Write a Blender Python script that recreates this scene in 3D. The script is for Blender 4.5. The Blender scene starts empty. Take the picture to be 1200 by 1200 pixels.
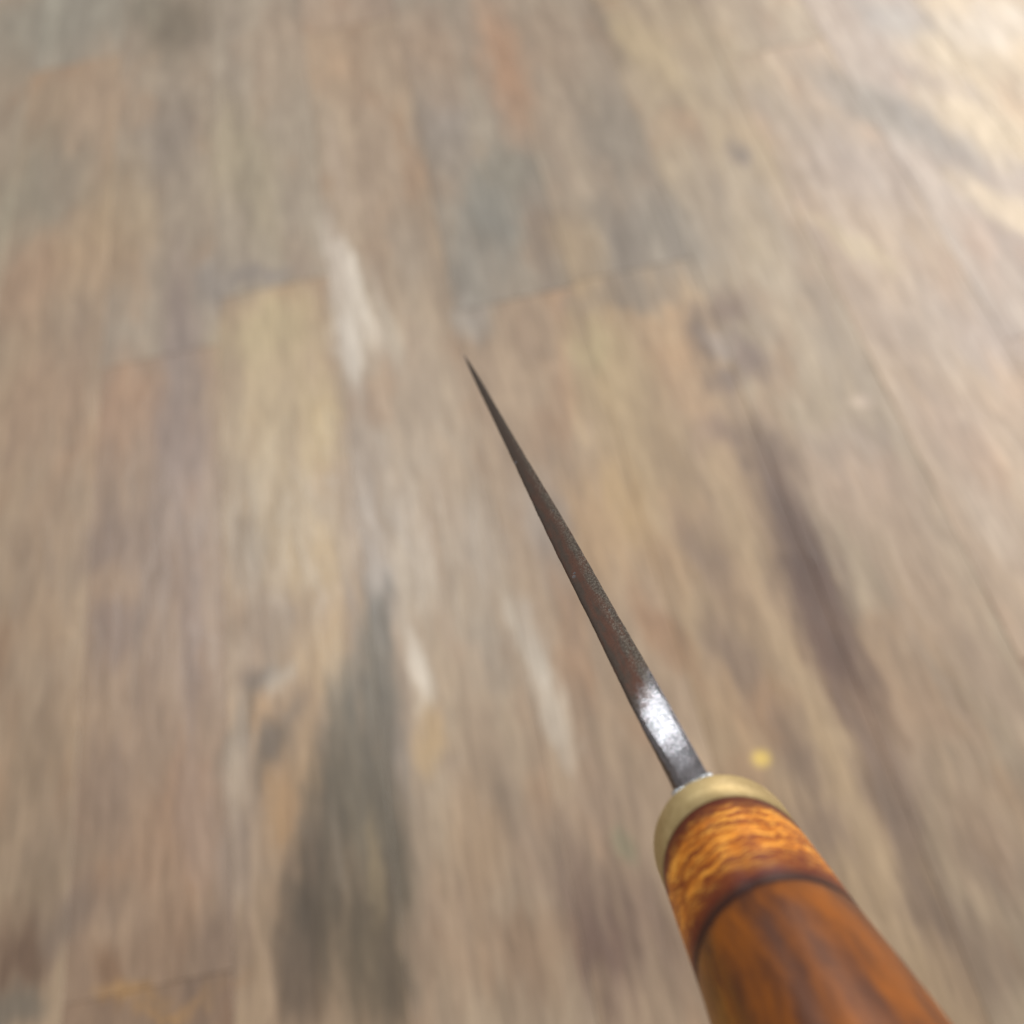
import bpy, bmesh, math, random
from mathutils import Vector, Matrix, noise

random.seed(7)
scene = bpy.context.scene
col = scene.collection

# ------------------------------------------------------------------ camera
S = 0.58        # metres per drawing unit of the floor boards
H = 0.62 * S    # height of the lens over the floor
CAM_ROT = Matrix(((0.978434, 0.206558, 0.0),
                  (-0.174938, 0.828655, -0.531721),
                  (-0.109831, 0.520254, 0.84692)))
cam_data = bpy.data.cameras.new('camera')
cam = bpy.data.objects.new('camera', cam_data)
col.objects.link(cam)
cam.matrix_world = Matrix.Translation((0, 0, H)) @ CAM_ROT.to_4x4()
cam_data.sensor_width = 36
cam_data.lens = 34.65
cam_data.clip_start = 0.005
cam_data.clip_end = 50
cam_data.dof.use_dof = True
cam_data.dof.focus_distance = 0.150
cam_data.dof.aperture_blades = 0
cam_data.dof.aperture_fstop = 12.0
scene.camera = cam

# ------------------------------------------------------------------ light (indoors: soft room light, a window, two added lamps)
world = bpy.data.worlds.new('World')
scene.world = world
world.use_nodes = True
bg = world.node_tree.nodes['Background']
bg.inputs['Color'].default_value = (1.0, 0.965, 0.94, 1)
bg.inputs['Strength'].default_value = 0.60


def area(name, loc, target, sx, sy, power, color):
    d = bpy.data.lights.new(name, 'AREA')
    d.shape = 'RECTANGLE'; d.size = sx; d.size_y = sy
    d.energy = power; d.color = color
    o = bpy.data.objects.new(name, d); col.objects.link(o)
    o.location = loc
    o.rotation_euler = (Vector(target) - Vector(loc)).to_track_quat('-Z', 'Y').to_euler()
    return o


K0 = Vector((0.0146, 0.0325, H - 0.1213))           # spine of the blade where it leaves the ferrule
KX = Vector((-0.153928, 0.935872, -0.316939))   # towards the tip
KY = Vector((-0.960610, -0.216853, -0.173791))  # to the left
KZ = Vector((-0.231375, 0.277704, 0.932387))    # out of the spine
area('spine_highlight_lamp', K0 + (KX * 0.42 + KZ * 0.905) * 1.7, K0, 0.5, 0.20, 7, (0.86, 0.95, 1.0))  # added softbox, placed where the blade root mirrors it as a highlight
area('window_light', (1.8, 1.7, 1.65), (0.25, 0.35, 0.0), 2.2, 1.8, 62, (1.0, 0.98, 0.95))
area('side_sheen_lamp', (1.5, 0.35, 0.75), (0.1, 0.2, 0.1), 1.1, 0.9, 8, (1.0, 0.97, 0.94))  # added lamp, no known window: sheen on the handle's right side

scene.view_settings.view_transform = 'Standard'
scene.view_settings.look = 'None'
scene.view_settings.exposure = 0.0
scene.view_settings.gamma = 1.0
scene.view_settings.use_curve_mapping = False


# ------------------------------------------------------------------ helpers
def lin(c, k=1.0):
    return tuple(k * ((v / 255) / 12.92 if v <= 10 else ((v / 255 + 0.055) / 1.055) ** 2.4) for v in c[:3]) + (1.0,)


def mesh_obj(name, bm, m, parent=None, smooth=True):
    me = bpy.data.meshes.new(name)
    bmesh.ops.recalc_face_normals(bm, faces=bm.faces)
    if smooth:
        for f in bm.faces: f.smooth = True
    bm.to_mesh(me); bm.free()
    me.materials.append(m)
    o = bpy.data.objects.new(name, me)
    col.objects.link(o)
    if parent: o.parent = parent
    return o


class NT:
    """small node-tree writer"""
    def __init__(s, name):
        s.m = bpy.data.materials.new(name); s.m.use_nodes = True
        s.t = s.m.node_tree; s.n = s.t.nodes; s.l = s.t.links
        s.b = s.n['Principled BSDF']
    def node(s, typ, **kw):
        n = s.n.new(typ)
        for k, v in kw.items(): setattr(n, k, v)
        return n
    def put(s, sock, v):
        if isinstance(v, bpy.types.NodeSocket): s.l.new(v, sock)
        else: sock.default_value = v
    def math(s, op, a, b=0.0, c=None, clamp=False):
        n = s.node('ShaderNodeMath', operation=op, use_clamp=clamp)
        s.put(n.inputs[0], a); s.put(n.inputs[1], b)
        if c is not None: s.put(n.inputs[2], c)
        return n.outputs[0]
    def mapping(s, v, loc=(0, 0, 0), rot=(0, 0, 0), scale=(1, 1, 1), kind='POINT'):
        n = s.node('ShaderNodeMapping', vector_type=kind)
        s.put(n.inputs[0], v)
        n.inputs['Location'].default_value = loc; n.inputs['Rotation'].default_value = rot
        n.inputs['Scale'].default_value = scale
        return n.outputs[0]
    def noise(s, v, scale, detail=3.0, rough=0.5, dist=0.0, out=0):
        n = s.node('ShaderNodeTexNoise')
        s.put(n.inputs['Vector'], v); n.inputs['Scale'].default_value = scale
        n.inputs['Detail'].default_value = detail; n.inputs['Roughness'].default_value = rough
        n.inputs['Distortion'].default_value = dist
        return n.outputs[out]
    def range(s, v, a, b, c=0.0, d=1.0, smooth=True):
        n = s.node('ShaderNodeMapRange', interpolation_type='SMOOTHSTEP' if smooth else 'LINEAR')
        for i, x in enumerate((v, a, b, c, d)): s.put(n.inputs[i], x)
        return n.outputs[0]
    def mix(s, f, a, b, mode='MIX'):
        n = s.node('ShaderNodeMix', data_type='RGBA', blend_type=mode)
        s.put(n.inputs[0], f); s.put(n.inputs[6], a); s.put(n.inputs[7], b)
        return n.outputs[2]
    def vadd(s, a, b, op='ADD'):
        n = s.node('ShaderNodeVectorMath', operation=op)
        s.put(n.inputs[0], a); s.put(n.inputs[1], b)
        return n.outputs[0]
    def bump(s, h, dist, strength=1.0, normal=None):
        n = s.node('ShaderNodeBump'); n.inputs['Strength'].default_value = strength
        n.inputs['Distance'].default_value = dist; s.l.new(h, n.inputs['Height'])
        if normal: s.l.new(normal, n.inputs['Normal'])
        return n.outputs[0]
    def xyz(s, v):
        n = s.node('ShaderNodeSeparateXYZ'); s.l.new(v, n.inputs[0]); return n.outputs


# ------------------------------------------------------------------ the floor
ALB = 0.74
# wear, knots and pale streaks on the boards: x, y, half width, half length (m), turn (degrees), colour, strength
MARKS = [
    (-0.261, 1.123, 0.0395, 0.0654, 0, (112, 104, 90), 0.8),
    (-0.292, 1.169, 0.0305, 0.0359, 0, (118, 112, 98), 0.6),
    (-0.41, 1.195, 0.0935, 0.0829, 0, (142, 142, 132), 0.5),
    (-0.409, 0.836, 0.0351, 0.1421, 0, (158, 154, 136), 0.5),
    (-0.345, 1.007, 0.0332, 0.0924, 0, (170, 148, 126), 0.5),
    (-0.374, 0.882, 0.0402, 0.0812, 0, (140, 134, 122), 0.4),
    (-0.337, 0.765, 0.0498, 0.0594, 10, (178, 152, 122), 0.5),
    (-0.401, 0.75, 0.0334, 0.0701, 0, (170, 138, 112), 0.45),
    (-0.306, 0.829, 0.0343, 0.0638, 0, (178, 158, 128), 0.4),
    (-0.268, 0.909, 0.025, 0.0836, 0, (140, 132, 124), 0.45),
    (-0.347, 0.659, 0.0314, 0.0734, 0, (150, 134, 118), 0.35),
    (-0.254, 0.633, 0.0167, 0.1121, 0, (142, 128, 122), 0.55),
    (-0.253, 0.519, 0.0198, 0.0615, 0, (146, 128, 120), 0.5),
    (-0.266, 0.424, 0.0166, 0.0695, 0, (140, 120, 108), 0.35),
    (-0.243, 0.36, 0.0101, 0.0845, 0, (145, 124, 114), 0.4),
    (-0.299, 0.497, 0.0211, 0.0511, 0, (150, 126, 104), 0.45),
    (-0.305, 0.569, 0.0184, 0.0562, 0, (178, 142, 112), 0.35),
    (-0.306, 0.434, 0.0236, 0.0273, 0, (134, 112, 98), 0.5),
    (-0.3, 0.359, 0.0191, 0.0315, 10, (136, 116, 106), 0.5),
    (-0.305, 0.396, 0.0197, 0.0185, 0, (180, 150, 118), 0.3),
    (-0.377, 0.598, 0.0379, 0.0681, 0, (172, 142, 116), 0.35),
    (-0.355, 0.462, 0.0311, 0.0487, 0, (170, 145, 118), 0.4),
    (-0.355, 0.379, 0.0261, 0.0289, 0, (182, 154, 122), 0.35),
    (-0.206, 0.889, 0.0192, 0.0818, 0, (170, 158, 132), 0.35),
    (-0.178, 0.827, 0.0252, 0.102, 5, (168, 160, 138), 0.45),
    (-0.222, 0.697, 0.0157, 0.0384, 0, (138, 132, 128), 0.5),
    (-0.183, 0.686, 0.0348, 0.0173, 0, (140, 134, 130), 0.55),
    (-0.142, 1.03, 0.0324, 0.1104, 0, (168, 150, 132), 0.4),
    (-0.131, 0.892, 0.0345, 0.1095, 0, (160, 150, 136), 0.3),
    (-0.077, 1.007, 0.0362, 0.0924, 0, (172, 146, 122), 0.35),
    (-0.171, 0.619, 0.0444, 0.0449, 0, (192, 176, 138), 0.55),
    (-0.175, 0.534, 0.0421, 0.0627, 0, (190, 170, 134), 0.5),
    (-0.173, 0.432, 0.0393, 0.0703, 0, (184, 164, 128), 0.4),
    (-0.137, 0.506, 0.0172, 0.0518, 0, (198, 176, 130), 0.4),
    (-0.194, 0.399, 0.0161, 0.0446, 20, (150, 132, 108), 0.35),
    (-0.15, 0.381, 0.0252, 0.0362, 0, (192, 166, 124), 0.45),
    (-0.196, 0.349, 0.0186, 0.0207, 0, (150, 128, 104), 0.45),
    (-0.166, 0.325, 0.0243, 0.0133, -20, (146, 124, 100), 0.4),
    (-0.152, 0.305, 0.0238, 0.0388, 0, (194, 164, 120), 0.5),
    (-0.195, 0.295, 0.0179, 0.0159, 20, (124, 104, 84), 0.6),
    (-0.183, 0.293, 0.0095, 0.0152, -15, (206, 196, 180), 0.5),
    (-0.205, 0.272, 0.0094, 0.0368, -28, (116, 102, 84), 0.65),
    (-0.181, 0.273, 0.0234, 0.0184, 0, (196, 160, 116), 0.55),
    (-0.185, 0.25, 0.0103, 0.0355, -25, (112, 98, 82), 0.6),
    (-0.184, 0.209, 0.0122, 0.0277, -10, (196, 160, 116), 0.6),
    (-0.163, 0.227, 0.0124, 0.0342, 15, (190, 158, 116), 0.5),
    (-0.213, 0.235, 0.0086, 0.0376, 0, (190, 176, 160), 0.42),
    (-0.216, 0.183, 0.0153, 0.0371, 0, (156, 140, 128), 0.5),
    (-0.241, 0.215, 0.0141, 0.0504, 0, (170, 146, 130), 0.4),
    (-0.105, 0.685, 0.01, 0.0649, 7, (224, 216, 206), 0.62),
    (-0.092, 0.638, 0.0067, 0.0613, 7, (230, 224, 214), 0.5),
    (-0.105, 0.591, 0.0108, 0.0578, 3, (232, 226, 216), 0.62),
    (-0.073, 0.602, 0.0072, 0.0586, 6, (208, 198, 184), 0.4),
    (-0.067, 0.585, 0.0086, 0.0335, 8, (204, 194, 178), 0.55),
    (-0.098, 0.814, 0.0099, 0.0754, 3, (180, 164, 150), 0.4),
    (-0.105, 0.481, 0.0148, 0.05, 4, (184, 168, 150), 0.4),
    (-0.104, 0.385, 0.0101, 0.0656, 4, (190, 176, 162), 0.45),
    (0.037, 0.71, 0.0287, 0.0669, 0, (128, 130, 126), 0.7),
    (0.014, 0.857, 0.0248, 0.0658, 0, (142, 136, 132), 0.5),
    (0.067, 0.761, 0.031, 0.0414, 0, (134, 134, 126), 0.5),
    (0.005, 0.631, 0.0181, 0.0608, 0, (138, 138, 134), 0.45),
    (0.0, 0.586, 0.0127, 0.0239, 0, (176, 172, 166), 0.5),
    (0.088, 0.933, 0.022, 0.1144, 0, (184, 148, 120), 0.6),
    (0.012, 0.975, 0.0437, 0.0894, 0, (160, 140, 122), 0.5),
    (-0.061, 0.802, 0.0324, 0.1118, 0, (168, 150, 134), 0.35),
    (-0.047, 0.527, 0.0206, 0.08, 0, (176, 160, 142), 0.4),
    (-0.042, 0.677, 0.0151, 0.0643, 0, (158, 148, 136), 0.35),
    (-0.046, 0.432, 0.0193, 0.0702, 0, (180, 162, 140), 0.35),
    (-0.074, 0.37, 0.0136, 0.0642, 4, (186, 172, 156), 0.4),
    (0.204, 0.945, 0.0134, 0.0722, 5, (130, 118, 104), 0.6),
    (0.144, 0.943, 0.0295, 0.0721, 0, (160, 142, 124), 0.45),
    (0.121, 0.808, 0.0236, 0.0748, 0, (160, 144, 128), 0.4),
    (0.233, 0.897, 0.0227, 0.0824, 10, (190, 172, 138), 0.5),
    (0.301, 0.858, 0.0312, 0.0923, 15, (182, 166, 138), 0.45),
    (0.286, 0.728, 0.0219, 0.0683, 20, (186, 166, 132), 0.4),
    (0.136, 0.739, 0.0302, 0.0692, 0, (162, 152, 138), 0.3),
    (0.173, 0.778, 0.0268, 0.0723, 0, (140, 134, 124), 0.5),
    (0.143, 0.633, 0.0318, 0.0609, 0, (136, 130, 122), 0.55),
    (0.19, 0.64, 0.0282, 0.0615, 10, (142, 138, 130), 0.5),
    (0.122, 0.576, 0.041, 0.017, 0, (138, 130, 120), 0.4),
    (0.105, 0.633, 0.0214, 0.061, 0, (176, 156, 126), 0.4),
    (0.27, 0.727, 0.0088, 0.017, 0, (128, 114, 100), 0.6),
    (0.246, 0.623, 0.0173, 0.0602, 20, (176, 160, 132), 0.35),
    (0.227, 0.663, 0.0213, 0.0526, 0, (150, 138, 124), 0.35),
    (0.33, 0.582, 0.0093, 0.0428, 30, (204, 184, 150), 0.6),
    (0.334, 0.75, 0.0256, 0.0701, 25, (158, 146, 132), 0.35),
    (0.418, 0.735, 0.025, 0.0919, 28, (142, 134, 124), 0.55),
    (0.441, 0.702, 0.014, 0.0552, 30, (134, 126, 118), 0.4),
    (0.361, 0.667, 0.0415, 0.0635, 20, (162, 148, 142), 0.4),
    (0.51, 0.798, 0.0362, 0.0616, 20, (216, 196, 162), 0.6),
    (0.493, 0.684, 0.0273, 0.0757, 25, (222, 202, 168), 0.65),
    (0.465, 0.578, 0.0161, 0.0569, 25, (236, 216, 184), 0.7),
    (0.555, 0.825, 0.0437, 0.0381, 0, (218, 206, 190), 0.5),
    (0.478, 0.868, 0.0303, 0.0399, 20, (172, 168, 166), 0.5),
    (0.373, 0.475, 0.0426, 0.0496, 0, (176, 162, 152), 0.4),
    (0.247, 0.357, 0.0345, 0.042, 0, (182, 156, 140), 0.35),
    (0.334, 0.382, 0.0345, 0.0363, 0, (184, 162, 144), 0.4),
    (0.279, 0.426, 0.0078, 0.0093, 0, (214, 196, 178), 0.7),
    (0.258, 0.386, 0.0293, 0.0219, 0, (158, 144, 132), 0.35),
    (0.396, 0.45, 0.0239, 0.032, 0, (186, 170, 162), 0.4),
    (0.208, 0.543, 0.0225, 0.0163, 20, (124, 104, 90), 0.65),
    (0.21, 0.489, 0.0115, 0.0337, 10, (116, 98, 88), 0.75),
    (0.18, 0.518, 0.0092, 0.0298, 0, (118, 100, 86), 0.65),
    (0.184, 0.469, 0.0152, 0.0115, 0, (128, 110, 98), 0.6),
    (0.193, 0.507, 0.0091, 0.019, 10, (166, 154, 146), 0.6),
    (0.154, 0.455, 0.0189, 0.0402, 20, (176, 146, 116), 0.4),
    (0.164, 0.419, 0.0184, 0.0191, 10, (140, 118, 104), 0.55),
    (0.103, 0.495, 0.0293, 0.0596, 0, (190, 170, 134), 0.55),
    (0.091, 0.536, 0.0202, 0.0269, 0, (180, 168, 130), 0.4),
    (0.1, 0.427, 0.0311, 0.062, 5, (186, 164, 130), 0.45),
    (0.058, 0.36, 0.0239, 0.0492, 5, (192, 160, 120), 0.4),
    (0.085, 0.368, 0.015, 0.0426, 10, (198, 168, 122), 0.4),
    (0.099, 0.321, 0.0173, 0.0265, 10, (180, 150, 118), 0.35),
    (0.195, 0.402, 0.0157, 0.0411, 10, (118, 98, 82), 0.7),
    (0.193, 0.349, 0.0208, 0.0553, 8, (110, 88, 76), 0.75),
    (0.19, 0.285, 0.0232, 0.0627, 6, (100, 76, 64), 0.85),
    (0.189, 0.224, 0.0179, 0.0511, 6, (104, 80, 70), 0.75),
    (0.187, 0.142, 0.0127, 0.0444, 4, (126, 104, 92), 0.45),
    (0.187, 0.192, 0.0092, 0.0215, 12, (134, 112, 98), 0.4),
    (0.165, 0.378, 0.0119, 0.0505, 10, (184, 158, 126), 0.35),
    (0.129, 0.321, 0.0115, 0.0397, 15, (150, 130, 116), 0.4),
    (0.148, 0.282, 0.0166, 0.0374, 10, (180, 154, 124), 0.35),
    (0.122, 0.236, 0.014, 0.0347, 10, (142, 122, 108), 0.45),
    (0.085, 0.27, 0.0111, 0.0367, 15, (160, 124, 94), 0.5),
    (0.099, 0.235, 0.0097, 0.0289, 12, (176, 148, 118), 0.4),
    (0.133, 0.198, 0.0146, 0.0217, 0, (186, 150, 116), 0.4),
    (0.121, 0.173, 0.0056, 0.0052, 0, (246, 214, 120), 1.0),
    (0.119, 0.146, 0.0174, 0.0198, 10, (176, 150, 122), 0.35),
    (0.144, 0.173, 0.0127, 0.026, 12, (130, 112, 100), 0.45),
    (0.143, 0.13, 0.0147, 0.0193, 10, (140, 120, 106), 0.4),
    (0.266, 0.309, 0.0331, 0.052, 10, (184, 160, 138), 0.35),
    (0.258, 0.243, 0.0315, 0.0351, 10, (186, 160, 134), 0.35),
    (0.327, 0.308, 0.0164, 0.0454, 10, (196, 180, 164), 0.35),
    (0.227, 0.183, 0.0302, 0.0318, 10, (180, 150, 122), 0.35),
    (0.28, 0.189, 0.0175, 0.0375, 10, (176, 152, 130), 0.35),
    (0.193, 0.151, 0.0197, 0.0301, 12, (150, 128, 112), 0.4),
    (0.192, 0.12, 0.0125, 0.0332, 15, (132, 114, 100), 0.5),
    (0.187, 0.072, 0.0184, 0.026, 12, (128, 110, 96), 0.5),
    (0.231, 0.092, 0.0209, 0.027, 10, (150, 128, 110), 0.4),
    (0.231, 0.127, 0.0192, 0.0288, 10, (170, 146, 122), 0.3),
    (0.207, 0.036, 0.0177, 0.0243, 0, (124, 106, 92), 0.45),
    (-0.113, 0.296, 0.0106, 0.0382, 3, (146, 138, 124), 0.6),
    (-0.09, 0.338, 0.0073, 0.0408, 4, (196, 182, 164), 0.5),
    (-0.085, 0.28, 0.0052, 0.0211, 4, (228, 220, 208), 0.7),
    (-0.105, 0.349, 0.0086, 0.0276, 0, (190, 180, 170), 0.5),
    (-0.11, 0.245, 0.0068, 0.0353, 0, (176, 168, 160), 0.5),
    (-0.134, 0.221, 0.0028, 0.0736, -2, (150, 142, 122), 0.55),
    (-0.157, 0.166, 0.0027, 0.0566, -3, (146, 136, 114), 0.5),
    (-0.117, 0.147, 0.0026, 0.0599, 0, (134, 124, 104), 0.5),
    (-0.174, 0.185, 0.0033, 0.0479, -5, (140, 120, 96), 0.4),
    (-0.101, 0.226, 0.0056, 0.0341, 3, (160, 152, 142), 0.4),
    (-0.138, 0.252, 0.0091, 0.0475, 0, (130, 120, 100), 0.5),
    (-0.107, 0.328, 0.0084, 0.0335, 0, (120, 114, 102), 0.6),
    (-0.115, 0.277, 0.0139, 0.0433, 0, (112, 106, 92), 0.7),
    (-0.145, 0.207, 0.0231, 0.0607, -5, (92, 84, 68), 0.8),
    (-0.122, 0.185, 0.0172, 0.0801, 0, (98, 92, 78), 0.75),
    (-0.169, 0.138, 0.0177, 0.0539, -4, (80, 70, 56), 0.8),
    (-0.138, 0.112, 0.0233, 0.0515, 0, (88, 78, 62), 0.8),
    (-0.128, 0.155, 0.0042, 0.0353, 0, (142, 128, 100), 0.5),
    (-0.182, 0.102, 0.0131, 0.0275, 0, (100, 86, 72), 0.5),
    (-0.151, 0.17, 0.0032, 0.0311, 0, (134, 124, 110), 0.4),
    (-0.036, 0.292, 0.0104, 0.0316, 6, (160, 150, 138), 0.4),
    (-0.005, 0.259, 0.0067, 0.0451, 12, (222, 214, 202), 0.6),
    (0.0, 0.215, 0.0065, 0.0224, 14, (190, 180, 168), 0.5),
    (-0.008, 0.292, 0.0104, 0.0253, 6, (186, 176, 164), 0.5),
    (-0.03, 0.367, 0.0183, 0.0425, 5, (176, 164, 152), 0.35),
    (0.022, 0.369, 0.0158, 0.0427, 6, (172, 164, 158), 0.4),
    (-0.052, 0.227, 0.0165, 0.0342, 5, (172, 150, 126), 0.35),
    (-0.069, 0.267, 0.0114, 0.0426, 4, (178, 160, 136), 0.4),
    (-0.082, 0.233, 0.0089, 0.023, 4, (196, 168, 126), 0.5),
    (-0.062, 0.162, 0.0209, 0.0307, 0, (172, 144, 114), 0.35),
    (-0.08, 0.115, 0.0251, 0.0329, 0, (160, 134, 112), 0.35),
    (-0.018, 0.143, 0.0254, 0.0296, 0, (150, 130, 114), 0.4),
    (-0.003, 0.09, 0.0218, 0.0405, 5, (108, 86, 78), 0.6),
    (0.026, 0.144, 0.0071, 0.0109, 0, (134, 140, 112), 0.45),
    (0.016, 0.173, 0.0208, 0.026, 8, (162, 142, 124), 0.35),
    (-0.044, 0.089, 0.0243, 0.0269, 0, (150, 122, 98), 0.4),
    (0.029, 0.094, 0.0145, 0.0362, 5, (130, 108, 96), 0.4),
    (-0.041, 0.19, 0.0107, 0.0322, 5, (148, 132, 116), 0.35),
    (-0.342, 0.284, 0.0302, 0.0375, 0, (160, 138, 112), 0.35),
    (-0.319, 0.304, 0.0184, 0.0387, 10, (172, 146, 118), 0.35),
    (-0.32, 0.167, 0.0274, 0.018, 20, (132, 116, 104), 0.5),
    (-0.336, 0.202, 0.0339, 0.0164, 0, (150, 132, 112), 0.4),
    (-0.351, 0.189, 0.0225, 0.0139, 20, (160, 142, 118), 0.3),
    (-0.354, 0.154, 0.0164, 0.0252, 15, (112, 88, 70), 0.65),
    (-0.35, 0.12, 0.0211, 0.0142, 0, (112, 108, 98), 0.5),
    (-0.295, 0.238, 0.0139, 0.0407, 14, (140, 118, 102), 0.45),
    (-0.266, 0.188, 0.01, 0.0427, 14, (178, 150, 124), 0.4),
    (-0.293, 0.123, 0.0105, 0.0191, 0, (130, 100, 76), 0.55),
    (-0.282, 0.112, 0.0207, 0.0065, 0, (178, 140, 92), 0.6),
    (-0.249, 0.104, 0.0307, 0.0037, 5, (176, 138, 92), 0.7),
    (-0.262, 0.136, 0.0211, 0.0195, 0, (140, 114, 92), 0.4),
    (-0.228, 0.125, 0.0208, 0.0287, 0, (124, 104, 90), 0.5),
]


def warm(rgb, f=0.2):
    return tuple(v * (1 - f) + w * f for v, w in zip(rgb, (171, 144, 119)))


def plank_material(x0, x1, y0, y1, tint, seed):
    s = NT('worn_wood_plank')
    pos = s.node('ShaderNodeTexCoord').outputs['Object']
    # ragged edges for every mark
    w1 = s.vadd(s.noise(s.mapping(pos, scale=(1, 0.35, 1)), 45, 3, 0.55, out=1), (0.5, 0.5, 0.5), 'SUBTRACT')
    warped = s.vadd(pos, s.vadd(w1, (0.030, 0.060, 0.0), 'MULTIPLY'))
    sn = s.math('SUBTRACT', s.noise(s.mapping(pos, loc=(2, 5, 1), scale=(1, 0.11, 1)), 150, 3, 0.6), 0.5)
    offs = (seed * 3.7, seed * 1.9, seed * 0.7)
    c = lin(warm(tint, 0.28), ALB)
    # broad tone drifts along the grain
    a = s.noise(s.mapping(warped, loc=offs, scale=(1, 0.28, 1)), 16, 3, 0.55)
    cc = s.mix(s.range(a, 0.32, 0.7, 0.0, 0.6), c, tuple(v * f for v, f in zip(c, (1.16, 1.17, 1.16))) + (1,))
    bb = s.noise(s.mapping(warped, loc=(seed, 2, 0), scale=(1, 0.2, 1)), 34, 3, 0.55)
    cc = s.mix(s.range(bb, 0.46, 0.70, 0.0, 0.55), cc, tuple(v * f for v, f in zip(c[:3], (0.76, 0.72, 0.72))) + (1,))
    dd = s.noise(s.mapping(warped, loc=(9, seed, 0), scale=(1, 0.40, 1)), 22, 2, 0.5)
    cc = s.mix(s.range(dd, 0.5, 0.72, 0.0, 0.6), cc, tuple(v * f for v, f in zip(c[:3], (1.08, 0.92, 0.80))) + (1,))
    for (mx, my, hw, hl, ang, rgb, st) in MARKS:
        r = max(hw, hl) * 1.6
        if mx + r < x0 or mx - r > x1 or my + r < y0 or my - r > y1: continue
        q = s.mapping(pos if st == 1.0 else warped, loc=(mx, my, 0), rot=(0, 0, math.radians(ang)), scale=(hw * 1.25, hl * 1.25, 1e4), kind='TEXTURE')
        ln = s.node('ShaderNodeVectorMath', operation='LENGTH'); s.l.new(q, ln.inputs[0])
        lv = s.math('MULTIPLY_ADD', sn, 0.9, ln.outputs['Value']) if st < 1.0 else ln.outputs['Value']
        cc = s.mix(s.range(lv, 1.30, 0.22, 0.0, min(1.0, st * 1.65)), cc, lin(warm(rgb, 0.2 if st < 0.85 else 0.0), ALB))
    # long soft bands down the length of the boards
    lb = s.noise(s.mapping(pos, loc=(1, seed, 6), scale=(1, 0.05, 1)), 30, 2, 0.5)
    cc = s.mix(1.0, cc, s.mix(s.range(lb, 0.34, 0.66), (0.88, 0.86, 0.85, 1), (1.08, 1.075, 1.06, 1)), 'MULTIPLY')
    # small mottles over the marks
    m1 = s.noise(s.mapping(warped, loc=(4, seed, 0), scale=(1, 0.16, 1)), 80, 3, 0.6)
    cc = s.mix(1.0, cc, s.mix(s.range(m1, 0.34, 0.66), (0.91, 0.89, 0.87, 1), (1.07, 1.06, 1.05, 1)), 'MULTIPLY')
    # streaky grain and pores
    g1 = s.noise(s.mapping(warped, loc=offs, scale=(1, 0.10, 1)), 130, 3, 0.6)
    cc = s.mix(1.0, cc, s.mix(s.range(g1, 0.3, 0.7), (0.95, 0.94, 0.93, 1), (1.04, 1.04, 1.03, 1)), 'MULTIPLY')
    g2 = s.noise(s.mapping(pos, loc=offs, scale=(1, 0.08, 1)), 300, 3, 0.65)
    cc = s.mix(1.0, cc, s.mix(s.range(g2, 0.35, 0.65), (0.86, 0.85, 0.83, 1), (1.09, 1.09, 1.08, 1)), 'MULTIPLY')
    s.l.new(cc, s.b.inputs['Base Color'])
    s.put(s.b.inputs['Roughness'], s.range(g1, 0.3, 0.7, 0.44, 0.33))
    s.b.inputs['Specular IOR Level'].default_value = 0.6
    s.l.new(s.bump(g1, 0.0006, 0.5), s.b.inputs['Normal'])
    return s.m


sub = NT('dark_subfloor')
nz = sub.noise(sub.node('ShaderNodeNewGeometry').outputs['Position'], 30, 3)
sub.l.new(sub.mix(nz, (0.03, 0.025, 0.02, 1), (0.06, 0.05, 0.04, 1)), sub.b.inputs['Base Color'])
bm = bmesh.new()
vs = [bm.verts.new(p) for p in ((-1.2, -0.9, -0.015), (1.5, -0.9, -0.015), (1.5, 2.4, -0.015), (-1.2, 2.4, -0.015))]
bm.faces.new(vs)
floor = mesh_obj('floor', bm, sub.m, smooth=False)
floor.scale = (S, S, S)
floor['kind'] = 'structure'
floor['label'] = 'worn varnished wooden plank floor, blurred far below the knife'

PITCH, X0 = 0.1035, -0.219
SEG = {   # plank rows: lists of (far end, colour)
    -4: [(0.30, (160, 138, 114)), (1.2, (166, 146, 124))],
    -3: [(0.72, (164, 140, 115)), (1.5, (160, 148, 130))],
    -2: [(-0.3, (160, 138, 114)), (1.09, (166, 146, 122)), (1.9, (148, 144, 134))],
    -1: [(0.115, (140, 116, 96)), (0.62, (166, 142, 120)), (1.7, (158, 148, 134))],
    0: [(-0.1, (140, 120, 98)), (0.675, (176, 154, 128)), (1.5, (158, 150, 138))],
    1: [(-0.35, (158, 138, 116)), (1.05, (172, 156, 136)), (1.8, (164, 148, 134))],
    2: [(0.02, (140, 118, 98)), (0.60, (172, 152, 130)), (1.40, (152, 146, 136))],
    3: [(-0.3, (150, 128, 110)), (0.605, (180, 158, 128)), (1.25, (158, 148, 134))],
    4: [(-0.2, (166, 144, 120)), (1.0, (168, 154, 132)), (1.7, (176, 160, 132))],
    5: [(0.20, (156, 134, 114)), (0.86, (178, 158, 136)), (1.6, (172, 158, 138))],
    6: [(0.45, (178, 154, 130)), (1.3, (172, 158, 148))],
    7: [(0.28, (166, 144, 124)), (0.60, (184, 164, 144)), (1.5, (206, 186, 154))],
    8: [(0.50, (178, 156, 136)), (1.4, (210, 192, 162))],
}
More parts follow.
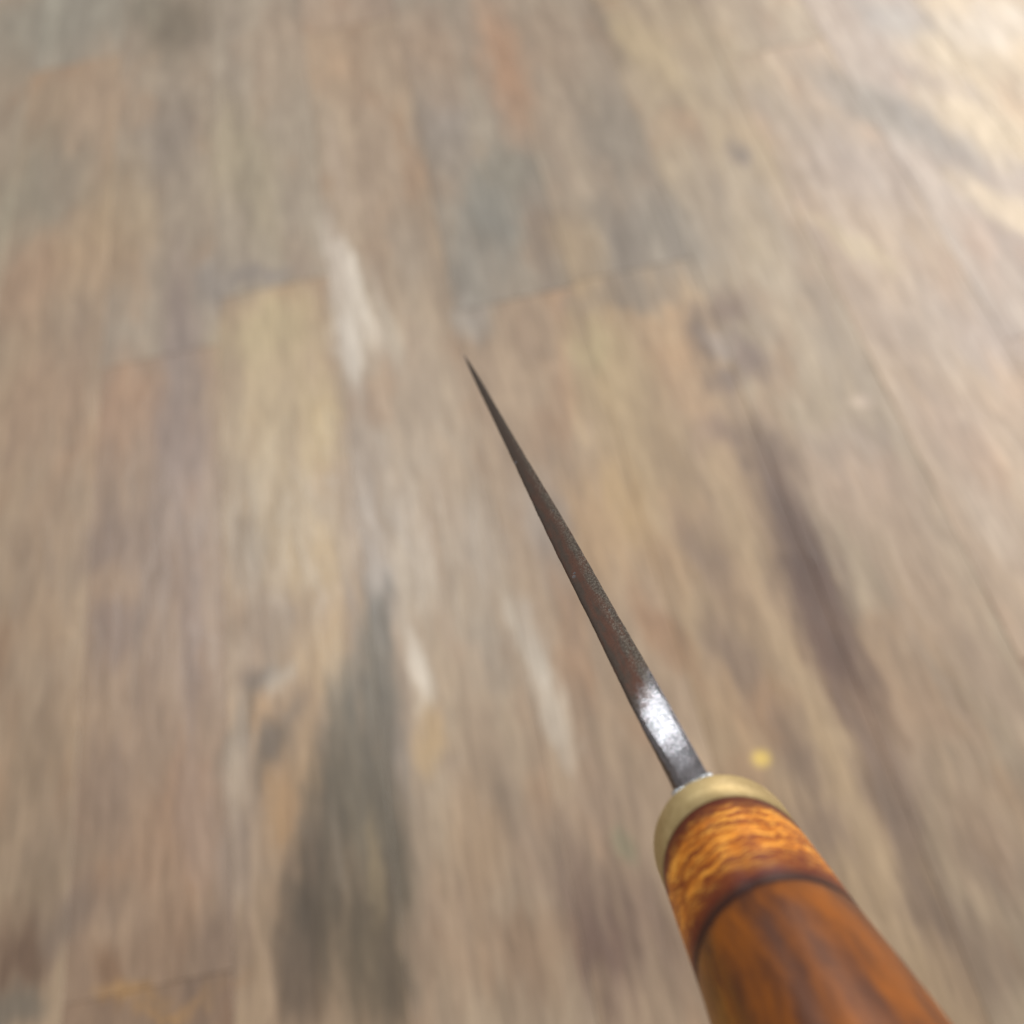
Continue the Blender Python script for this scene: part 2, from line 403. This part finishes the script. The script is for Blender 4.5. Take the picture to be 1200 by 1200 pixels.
for k in range(-9, 13):
    rows = SEG.get(k) or [(random.uniform(0.1, 0.6), (164, 144, 122)), (random.uniform(1.1, 1.5), (170, 152, 130))]
    ys = [-0.88] + [r[0] for r in rows] + [2.38]
    tints = [tuple(v * (1.06 if k >= 5 else 1.0) for v in r[1]) for r in rows] + [(168, 152, 132)]  # right-hand boards painted lighter, standing in for the sheen on that side
    xa, xb = X0 + PITCH * k + 0.00006, X0 + PITCH * (k + 1) - 0.00006
    for i, tint in enumerate(tints):
        ya, yb = ys[i] + 0.00006, ys[i + 1] - 0.00006
        zt = random.uniform(-0.0004, 0.0)
        bm = bmesh.new()
        lo = [bm.verts.new((x, y, -0.014)) for x, y in ((xa, ya), (xb, ya), (xb, yb), (xa, yb))]
        mid = [bm.verts.new((x, y, zt - 0.0004)) for x, y in ((xa, ya), (xb, ya), (xb, yb), (xa, yb))]
        e = 0.0005
        top = [bm.verts.new((x, y, zt + random.uniform(-1e-4, 1e-4))) for x, y in
               ((xa + e, ya + e), (xb - e, ya + e), (xb - e, yb - e), (xa + e, yb - e))]
        for A, B in ((lo, mid), (mid, top)):
            for j in range(4):
                bm.faces.new((A[j], A[(j + 1) % 4], B[(j + 1) % 4], B[j]))
        bm.faces.new(top)
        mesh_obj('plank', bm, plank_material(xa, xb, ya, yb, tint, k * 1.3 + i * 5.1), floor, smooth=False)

# ------------------------------------------------------------------ the knife
MM = 0.001
knife = bpy.data.objects.new('knife', None)
col.objects.link(knife)
knife.empty_display_size = 0.02
knife.matrix_world = Matrix.Translation(K0) @ Matrix((KX, KY, KZ)).transposed().to_4x4()
knife['label'] = 'slim steel knife seen along its dark spine, orange wood handle with brass ferrule'
knife['category'] = 'knife'


def lerp_table(tab, x):
    if x <= tab[0][0]: return tab[0][1]
    for (a, va), (b, vb) in zip(tab, tab[1:]):
        if x <= b:
            t = (x - a) / (b - a)
            return va + (vb - va) * t
    return tab[-1][1]


def smooth_table(tab, x, r=2.0):
    return sum(lerp_table(tab, x + d * r) for d in (-1, -0.5, 0, 0.5, 1)) / 5


# --- blade: thickness and depth measured along the spine (mm from the ferrule)
HALF = [(-4, 2.36), (0, 2.36), (5, 2.30), (12, 2.34), (20, 2.22), (30, 2.03), (48, 1.86), (58, 1.66), (74, 1.21), (88, 0.90),
        (100, 0.68), (108, 0.44), (112, 0.24), (114.6, 0.07)]
DEPTH = [(-4, 20), (4, 21), (12, 22), (60, 21.5), (80, 18.5), (95, 12.5), (106, 6.0), (112, 2.0), (114.6, 0.25)]
TILT = [(-4, -3.0), (1.0, -4), (4, -2), (8.5, 4.6), (13.5, 5.0), (18, 0.5), (22, 0.0), (120, 0.0)]   # degrees
zs, z, step = {}, 0.0, 0.25
x = 30.0
while x > -5:
    zs[round(x, 2)] = z
    x -= step
    z -= math.tan(math.radians(smooth_table(TILT, x, 1.5))) * step


def spine_z(x):
    return 0.0 if x >= 30 else zs[round(round(x / step) * step, 2)]


bm = bmesh.new()
rings = []
NX = 476
for i in range(NX + 1):
    x = -4 + (114.6 + 4) * i / NX
    h = smooth_table(HALF, x, 1.2 if x < 110 else 0.3); d = lerp_table(DEPTH, x)
    x_ = round(x / step) * step
    zt = spine_z(x_) + (spine_z(x_ + step) - spine_z(x_)) * (x - x_) / step if x < 29 else 0.0
    n1 = noise.noise(Vector((x * 0.35, 0, 3))) * 0.06 + noise.noise(Vector((x * 1.3, 7, 3))) * 0.03
    n2 = noise.noise(Vector((x * 0.35, 5, 9))) * 0.06 + noise.noise(Vector((x * 1.3, 2, 1))) * 0.03
    f = min(1.0, h / 1.2)
    hl, hr = h + n1 * f, h + n2 * f
    # the left corner of the spine is filed off near the ferrule
    chl = (0.22 + lerp_table([(-4, 1.05), (5, 0.75), (9, 0.30), (14, 0.0), (30, 0.0)], x)
           + 0.25 * max(0, noise.noise(Vector((x * 0.9, 1, 1)))) * (1 if 0 < x < 12 else 0.2)) * f
    chr_ = 0.16 * f
    pts = []
    pts.append((hl, zt - chl * 1.1)); pts.append((hl - chl * 0.45, zt - chl * 0.42))
    a, b = hl - chl, -(hr - chr_)
    for j in range(11):
        t = j / 10
        y = a + (b - a) * t
        crown = (0.05 + 0.015 * h) * (1 - (2 * t - 1) ** 2) * f
        wob = (noise.noise(Vector((x * 0.55, y * 0.8, 0))) * 0.022 + noise.noise(Vector((x * 1.7, y * 1.9, 4))) * 0.005) * f
        pts.append((y, zt + crown - 0.04 * f + wob))
    pts.append((-(hr - chr_ * 0.45), zt - chr_ * 0.42)); pts.append((-hr, zt - chr_ * 1.1))
    pts.append((-hr * 0.92, zt - d * 0.5)); pts.append((-0.03, -d)); pts.append((0.03, -d)); pts.append((hl * 0.92, zt - d * 0.5))
    rings.append([bm.verts.new((x * MM, y * MM, z * MM)) for y, z in pts])
for A, B in zip(rings, rings[1:]):
    n = len(A)
    for j in range(n):
        bm.faces.new((A[j], A[(j + 1) % n], B[(j + 1) % n], B[j]))
bm.faces.new(rings[0]); bm.faces.new(list(reversed(rings[-1])))

s = NT('forged_steel')
P = s.mapping(s.node('ShaderNodeTexCoord').outputs['Object'], scale=(1000, 1000, 1000))   # in mm
px, py, pz = s.xyz(P)
edge = s.noise(P, 0.9, 4, 0.7)
bare = s.range(s.math('ADD', px, s.math('MULTIPLY_ADD', edge, 9.0, s.math('MULTIPLY', py, 1.3))), 22.8, 17.0)
flaws = s.range(s.noise(s.mapping(P, scale=(1, 2.2, 1)), 2.6, 4, 0.75), 0.56, 0.70, 0.0, 0.75)
bare = s.math('MULTIPLY', bare, s.math('SUBTRACT', 1.0, s.math('MULTIPLY', flaws, 0.55)))
rust = s.range(s.math('ADD', s.noise(s.mapping(P, scale=(0.25, 1, 1)), 0.8, 3, 0.6),
                      s.math('MULTIPLY', s.math('ABSOLUTE', py), -0.11)), 0.28, 0.55)
tipward = s.range(px, 95, 35)
worn = s.range(s.math('ADD', py, s.math('MULTIPLY', s.noise(P, 1.2, 3, 0.7), 1.6)), 0.9, -0.5, 0.06, 1.0)
scale_c = s.mix(s.math('MULTIPLY', rust, tipward), (0.050, 0.034, 0.025, 1), (0.078, 0.034, 0.021, 1))
speck = s.noise(P, 4.5, 3, 0.7)
grit = s.noise(s.mapping(P, scale=(1, 0.8, 1)), 2.7, 4, 0.72)
scale_c = s.mix(s.math('MULTIPLY', s.range(grit, 0.42, 0.68), s.math('MULTIPLY', worn, 0.8)), scale_c, (0.15, 0.128, 0.10, 1))
scale_c = s.mix(s.math('MULTIPLY', s.range(speck, 0.52, 0.70), s.math('MULTIPLY', worn, 0.8)), scale_c, (0.24, 0.21, 0.17, 1))
scale_c = s.mix(s.range(speck, 0.42, 0.32, 0.0, 0.7), scale_c, (0.015, 0.012, 0.01, 1))
steel = s.mix(s.range(s.noise(P, 3.2, 4, 0.7), 0.35, 0.62), (0.09, 0.093, 0.092, 1), (0.20, 0.175, 0.18, 1))
bare = s.math('MAXIMUM', bare, s.range(px, 111.5, 113.5, 0, 0.9))
for nick, r in (((73.4, 0.95, 0.0), 0.42), ((41.0, 1.05, 0.0), 0.34), ((41.6, 0.75, 0.0), 0.25), ((57.0, -0.9, 0.0), 0.16), ((31.5, -1.3, 0.0), 0.2)):
    dn = s.node('ShaderNodeVectorMath', operation='DISTANCE'); s.l.new(s.mapping(P, scale=(1, 1, 0.2)), dn.inputs[0]); dn.inputs[1].default_value = nick
    bare = s.math('MAXIMUM', bare, s.range(dn.outputs['Value'], r, r * 0.5, 0, 1.6))
s.l.new(s.mix(bare, scale_c, steel), s.b.inputs['Base Color'])
s.put(s.b.inputs['Metallic'], s.range(bare, 0.0, 1.0, 0.72, 1.0))
s.put(s.b.inputs['Roughness'], s.math('ADD', s.range(bare, 0, 1, 0.40, 0.15), s.math('MULTIPLY', s.noise(P, 4, 3, 0.6), 0.14)))
nb = s.bump(s.noise(s.mapping(P, scale=(1, 1.6, 1)), 2.0, 4, 0.7), 0.000024, 0.9)
nb = s.bump(s.math('MULTIPLY', s.noise(P, 8, 2, 0.6), s.range(bare, 0, 1, 1.0, 0.3)), 0.000009, 1.0, nb)
s.l.new(nb, s.b.inputs['Normal'])
steel_m = s.m
blade = mesh_obj('blade', bm, steel_m, knife)

# --- handle: oval sections (x, half width, top z) all 1.7 times as tall as wide
def oval(x, A, top, ratio=1.7, n=96, sl=0.10, p=2.0):
    b = A * ratio
    out = []
    for i in range(n):
        t = 2 * math.pi * i / n
        c, q = math.cos(t), math.sin(t)
        y = A * math.copysign(abs(c) ** (2 / p), c)
        zz = top - b + b * math.copysign(abs(q) ** (2 / p), q)
        out.append(((x + sl * (zz - top)) * MM, y * MM, zz * MM))
    return out


def loft(sections, cap0=True, cap1=True):
    bm = bmesh.new()
    R = [[bm.verts.new(p) for p in sec] for sec in sections]
    for A, B in zip(R, R[1:]):
        n = len(A)
        for j in range(n):
            bm.faces.new((A[j], A[(j + 1) % n], B[(j + 1) % n], B[j]))
    if cap0: bm.faces.new(R[0])
    if cap1: bm.faces.new(list(reversed(R[-1])))
    return bm


# brass ferrule
s = NT('brushed_brass')
P = s.mapping(s.node('ShaderNodeTexCoord').outputs['Object'], scale=(1000, 1000, 1000))
br = s.noise(s.mapping(P, scale=(1.0, 0.25, 0.25)), 5.0, 4, 0.7)
sm = s.noise(P, 0.8, 3, 0.6)
s.l.new(s.mix(s.range(sm, 0.35, 0.7), (0.42, 0.315, 0.15, 1), (0.48, 0.365, 0.185, 1)), s.b.inputs['Base Color'])
s.b.inputs['Metallic'].default_value = 0.8
s.put(s.b.inputs['Roughness'], s.range(br, 0.3, 0.7, 0.52, 0.62))
s.l.new(s.bump(br, 0.00001, 1.0), s.b.inputs['Normal'])
bm = loft([oval(0.0, 9.08, 0.50), oval(-0.10, 9.22, 0.63), oval(-0.25, 9.27, 0.68),
           oval(-1.5, 9.35, 0.78), oval(-3.55, 9.45, 0.98)])
mesh_obj('ferrule', bm, s.m, knife)

# solder bead round the blade root
s = NT('bright_solder')
s.b.inputs['Base Color'].default_value = (0.45, 0.46, 0.47, 1); s.b.inputs['Metallic'].default_value = 1
P = s.mapping(s.node('ShaderNodeTexCoord').outputs['Object'], scale=(1000, 1000, 1000))
s.put(s.b.inputs['Roughness'], s.range(s.noise(P, 2, 2), 0.3, 0.7, 0.12, 0.35))
s.l.new(s.bump(s.noise(P, 1.6, 3, 0.6), 0.00018, 1.0), s.b.inputs['Normal'])
bm = bmesh.new()
path = []
ztop = spine_z(0.0) + 0.12
for y in [2.5 - 5.0 * i / 14 for i in range(15)]: path.append((y, ztop + 0.12))
for i in range(1, 14): path.append((-2.5 + 0.1 * i / 14, ztop - 18 * i / 14))
for y in (-1, 0, 1): path.append((y * 1.6, ztop - 18.5))
for i in range(13, 0, -1): path.append((2.5 - 0.1 * i / 14, ztop - 18 * i / 14))
R = []
n = len(path)
for i, (y, z) in enumerate(path):
    y0, z0 = path[i - 1]; y1, z1 = path[(i + 1) % n]
    t = Vector((y1 - y0, z1 - z0)).normalized(); o = Vector((t.y, -t.x))
    if o.dot(Vector((y, z - ztop + 9))) < 0: o = -o
    r = 0.36 + 0.2 * noise.noise(Vector((y * 0.9, z * 0.6, 2)))
    R.append([bm.verts.new(((0.25 + r * 1.15 * math.cos(a)) * MM + 0.10 * (z - ztop) * MM, (y + o.x * r * math.sin(a) * 0.8) * MM,
                            (z + o.y * r * math.sin(a) * 0.8) * MM)) for a in [2 * math.pi * k / 10 for k in range(10)]])
for i in range(n):
    A, B = R[i], R[(i + 1) % n]
    for j in range(10): bm.faces.new((A[j], A[(j + 1) % 10], B[(j + 1) % 10], B[j]))
mesh_obj('solder_bead', bm, s.m, knife)

# curly wood collar
s = NT('curly_birch')
P = s.mapping(s.node('ShaderNodeTexCoord').outputs['Object'], scale=(1000, 1000, 1000))
px, py, pz = s.xyz(P)
sx = s.math('SUBTRACT', px, s.math('MULTIPLY', pz, 0.10))        # distance back from the ferrule, follows the slant
warp = s.vadd(P, s.vadd(s.vadd(s.noise(s.mapping(P, scale=(0.4, 1, 1)), 0.35, 3, 0.6, out=1), (0.5, 0.5, 0.5), 'SUBTRACT'), (2.2, 2.0, 2.0), 'MULTIPLY'))
curl = s.noise(s.mapping(warp, rot=(0, 0, math.radians(-14)), scale=(1.0, 0.10, 0.12)), 1.45, 4, 0.60)
fine = s.noise(s.mapping(warp, rot=(0, 0, math.radians(-14)), scale=(1.0, 0.09, 0.14)), 3.4, 4, 0.7)
c = s.mix(s.range(curl, 0.36, 0.60), (0.19, 0.036, 0.004, 1), (0.56, 0.175, 0.012, 1))
c = s.mix(s.range(curl, 0.56, 0.70, 0, 0.8), c, (0.85, 0.38, 0.05, 1))
c = s.mix(s.range(fine, 0.53, 0.62, 0.0, 0.8), c, (0.88, 0.42, 0.065, 1))
c = s.mix(s.range(fine, 0.47, 0.38, 0.0, 0.75), c, (0.17, 0.030, 0.005, 1))
wob = s.math('MULTIPLY', s.math('SUBTRACT', s.noise(P, 0.5, 3, 0.7), 0.5), 2.2)
d = s.math('ADD', sx, wob)
c = s.mix(s.range(d, -6.6, -4.2, 0.0, 0.93), c, (0.075, 0.012, 0.006, 1))
c = s.mix(s.range(d, -11.0, -15.0, 0.0, 0.88), c, (0.10, 0.014, 0.006, 1))
c = s.mix(s.range(sx, -14.6, -16.2, 0.0, 0.9), c, (0.022, 0.008, 0.006, 1))
c = s.mix(s.range(sx, -4.05, -3.7, 0.0, 0.9), c, (0.02, 0.006, 0.005, 1))
s.l.new(c, s.b.inputs['Base Color'])
s.b.inputs['Roughness'].default_value = 0.42
s.b.inputs['Specular IOR Level'].default_value = 0.22
s.b.inputs['Coat Weight'].default_value = 0.0
s.b.inputs['Coat Roughness'].default_value = 0.38
s.l.new(s.bump(curl, 0.00025, 0.6), s.b.inputs['Normal'])
PROF = [(-3.5, 9.40, 0.85), (-3.75, 9.50, 0.98), (-6, 9.75, 1.35), (-10, 10.15, 2.0), (-16.0, 10.68, 2.88), (-16.2, 10.66, 2.86)]
mesh_obj('wood_collar', loft([oval(*q) for q in PROF]), s.m, knife)

# long grip behind it
s = NT('oiled_brown_wood')
P = s.mapping(s.node('ShaderNodeTexCoord').outputs['Object'], scale=(1000, 1000, 1000))
px, py, pz = s.xyz(P)
sx = s.math('SUBTRACT', px, s.math('MULTIPLY', pz, 0.10))
warp = s.vadd(P, s.vadd(s.vadd(s.noise(P, 0.12, 3, 0.6, out=1), (0.5, 0.5, 0.5), 'SUBTRACT'), (4.0, 4.0, 4.0), 'MULTIPLY'))
big = s.noise(s.mapping(warp, loc=(3, 1, 0), scale=(0.32, 1, 0.8)), 0.20, 3, 0.55)
str_ = s.noise(s.mapping(warp, scale=(0.10, 1, 0.8)), 1.1, 4, 0.65)
c = s.mix(s.range(big, 0.30, 0.60), (0.075, 0.023, 0.008, 1), (0.225, 0.064, 0.005, 1))
c = s.mix(s.range(str_, 0.35, 0.65, 0.0, 0.6), c, s.mix(1.0, c, (1.2, 1.2, 1.05, 1), 'MULTIPLY'))
c = s.mix(s.range(str_, 0.46, 0.30, 0.0, 0.22), c, (0.11, 0.028, 0.008, 1))
c = s.mix(s.math('MULTIPLY', s.range(py, 4.5, 9.5, 0.0, 0.65), s.range(str_, 0.3, 0.6)), c, (0.26, 0.12, 0.014, 1))
c = s.mix(s.range(s.math('ADD', sx, s.math('MULTIPLY', str_, 2.0)), -16.6, -15.1, 0.0, 0.85), c, (0.05, 0.015, 0.008, 1))
s.l.new(c, s.b.inputs['Base Color'])
s.b.inputs['Roughness'].default_value = 0.42
s.b.inputs['Specular IOR Level'].default_value = 0.22
s.b.inputs['Coat Weight'].default_value = 0.0
s.b.inputs['Coat Roughness'].default_value = 0.35
s.l.new(s.bump(str_, 0.00012, 0.5), s.b.inputs['Normal'])
PROF = [(-16.15, 10.60, 2.80), (-16.3, 10.68, 2.91), (-20, 11.25, 3.5), (-26, 12.2, 4.3), (-34, 13.1, 5.0), (-44, 13.4, 5.2), (-56, 13.5, 4.8),
        (-70, 13.0, 3.8), (-84, 12.4, 3.2), (-96, 12.4, 3.2), (-106, 12.8, 3.6), (-112, 12.3, 2.9), (-116, 10.6, 0.6), (-118, 7.5, -3.8), (-118.6, 3.0, -11)]
mesh_obj('grip', loft([oval(*q) for q in PROF]), s.m, knife)
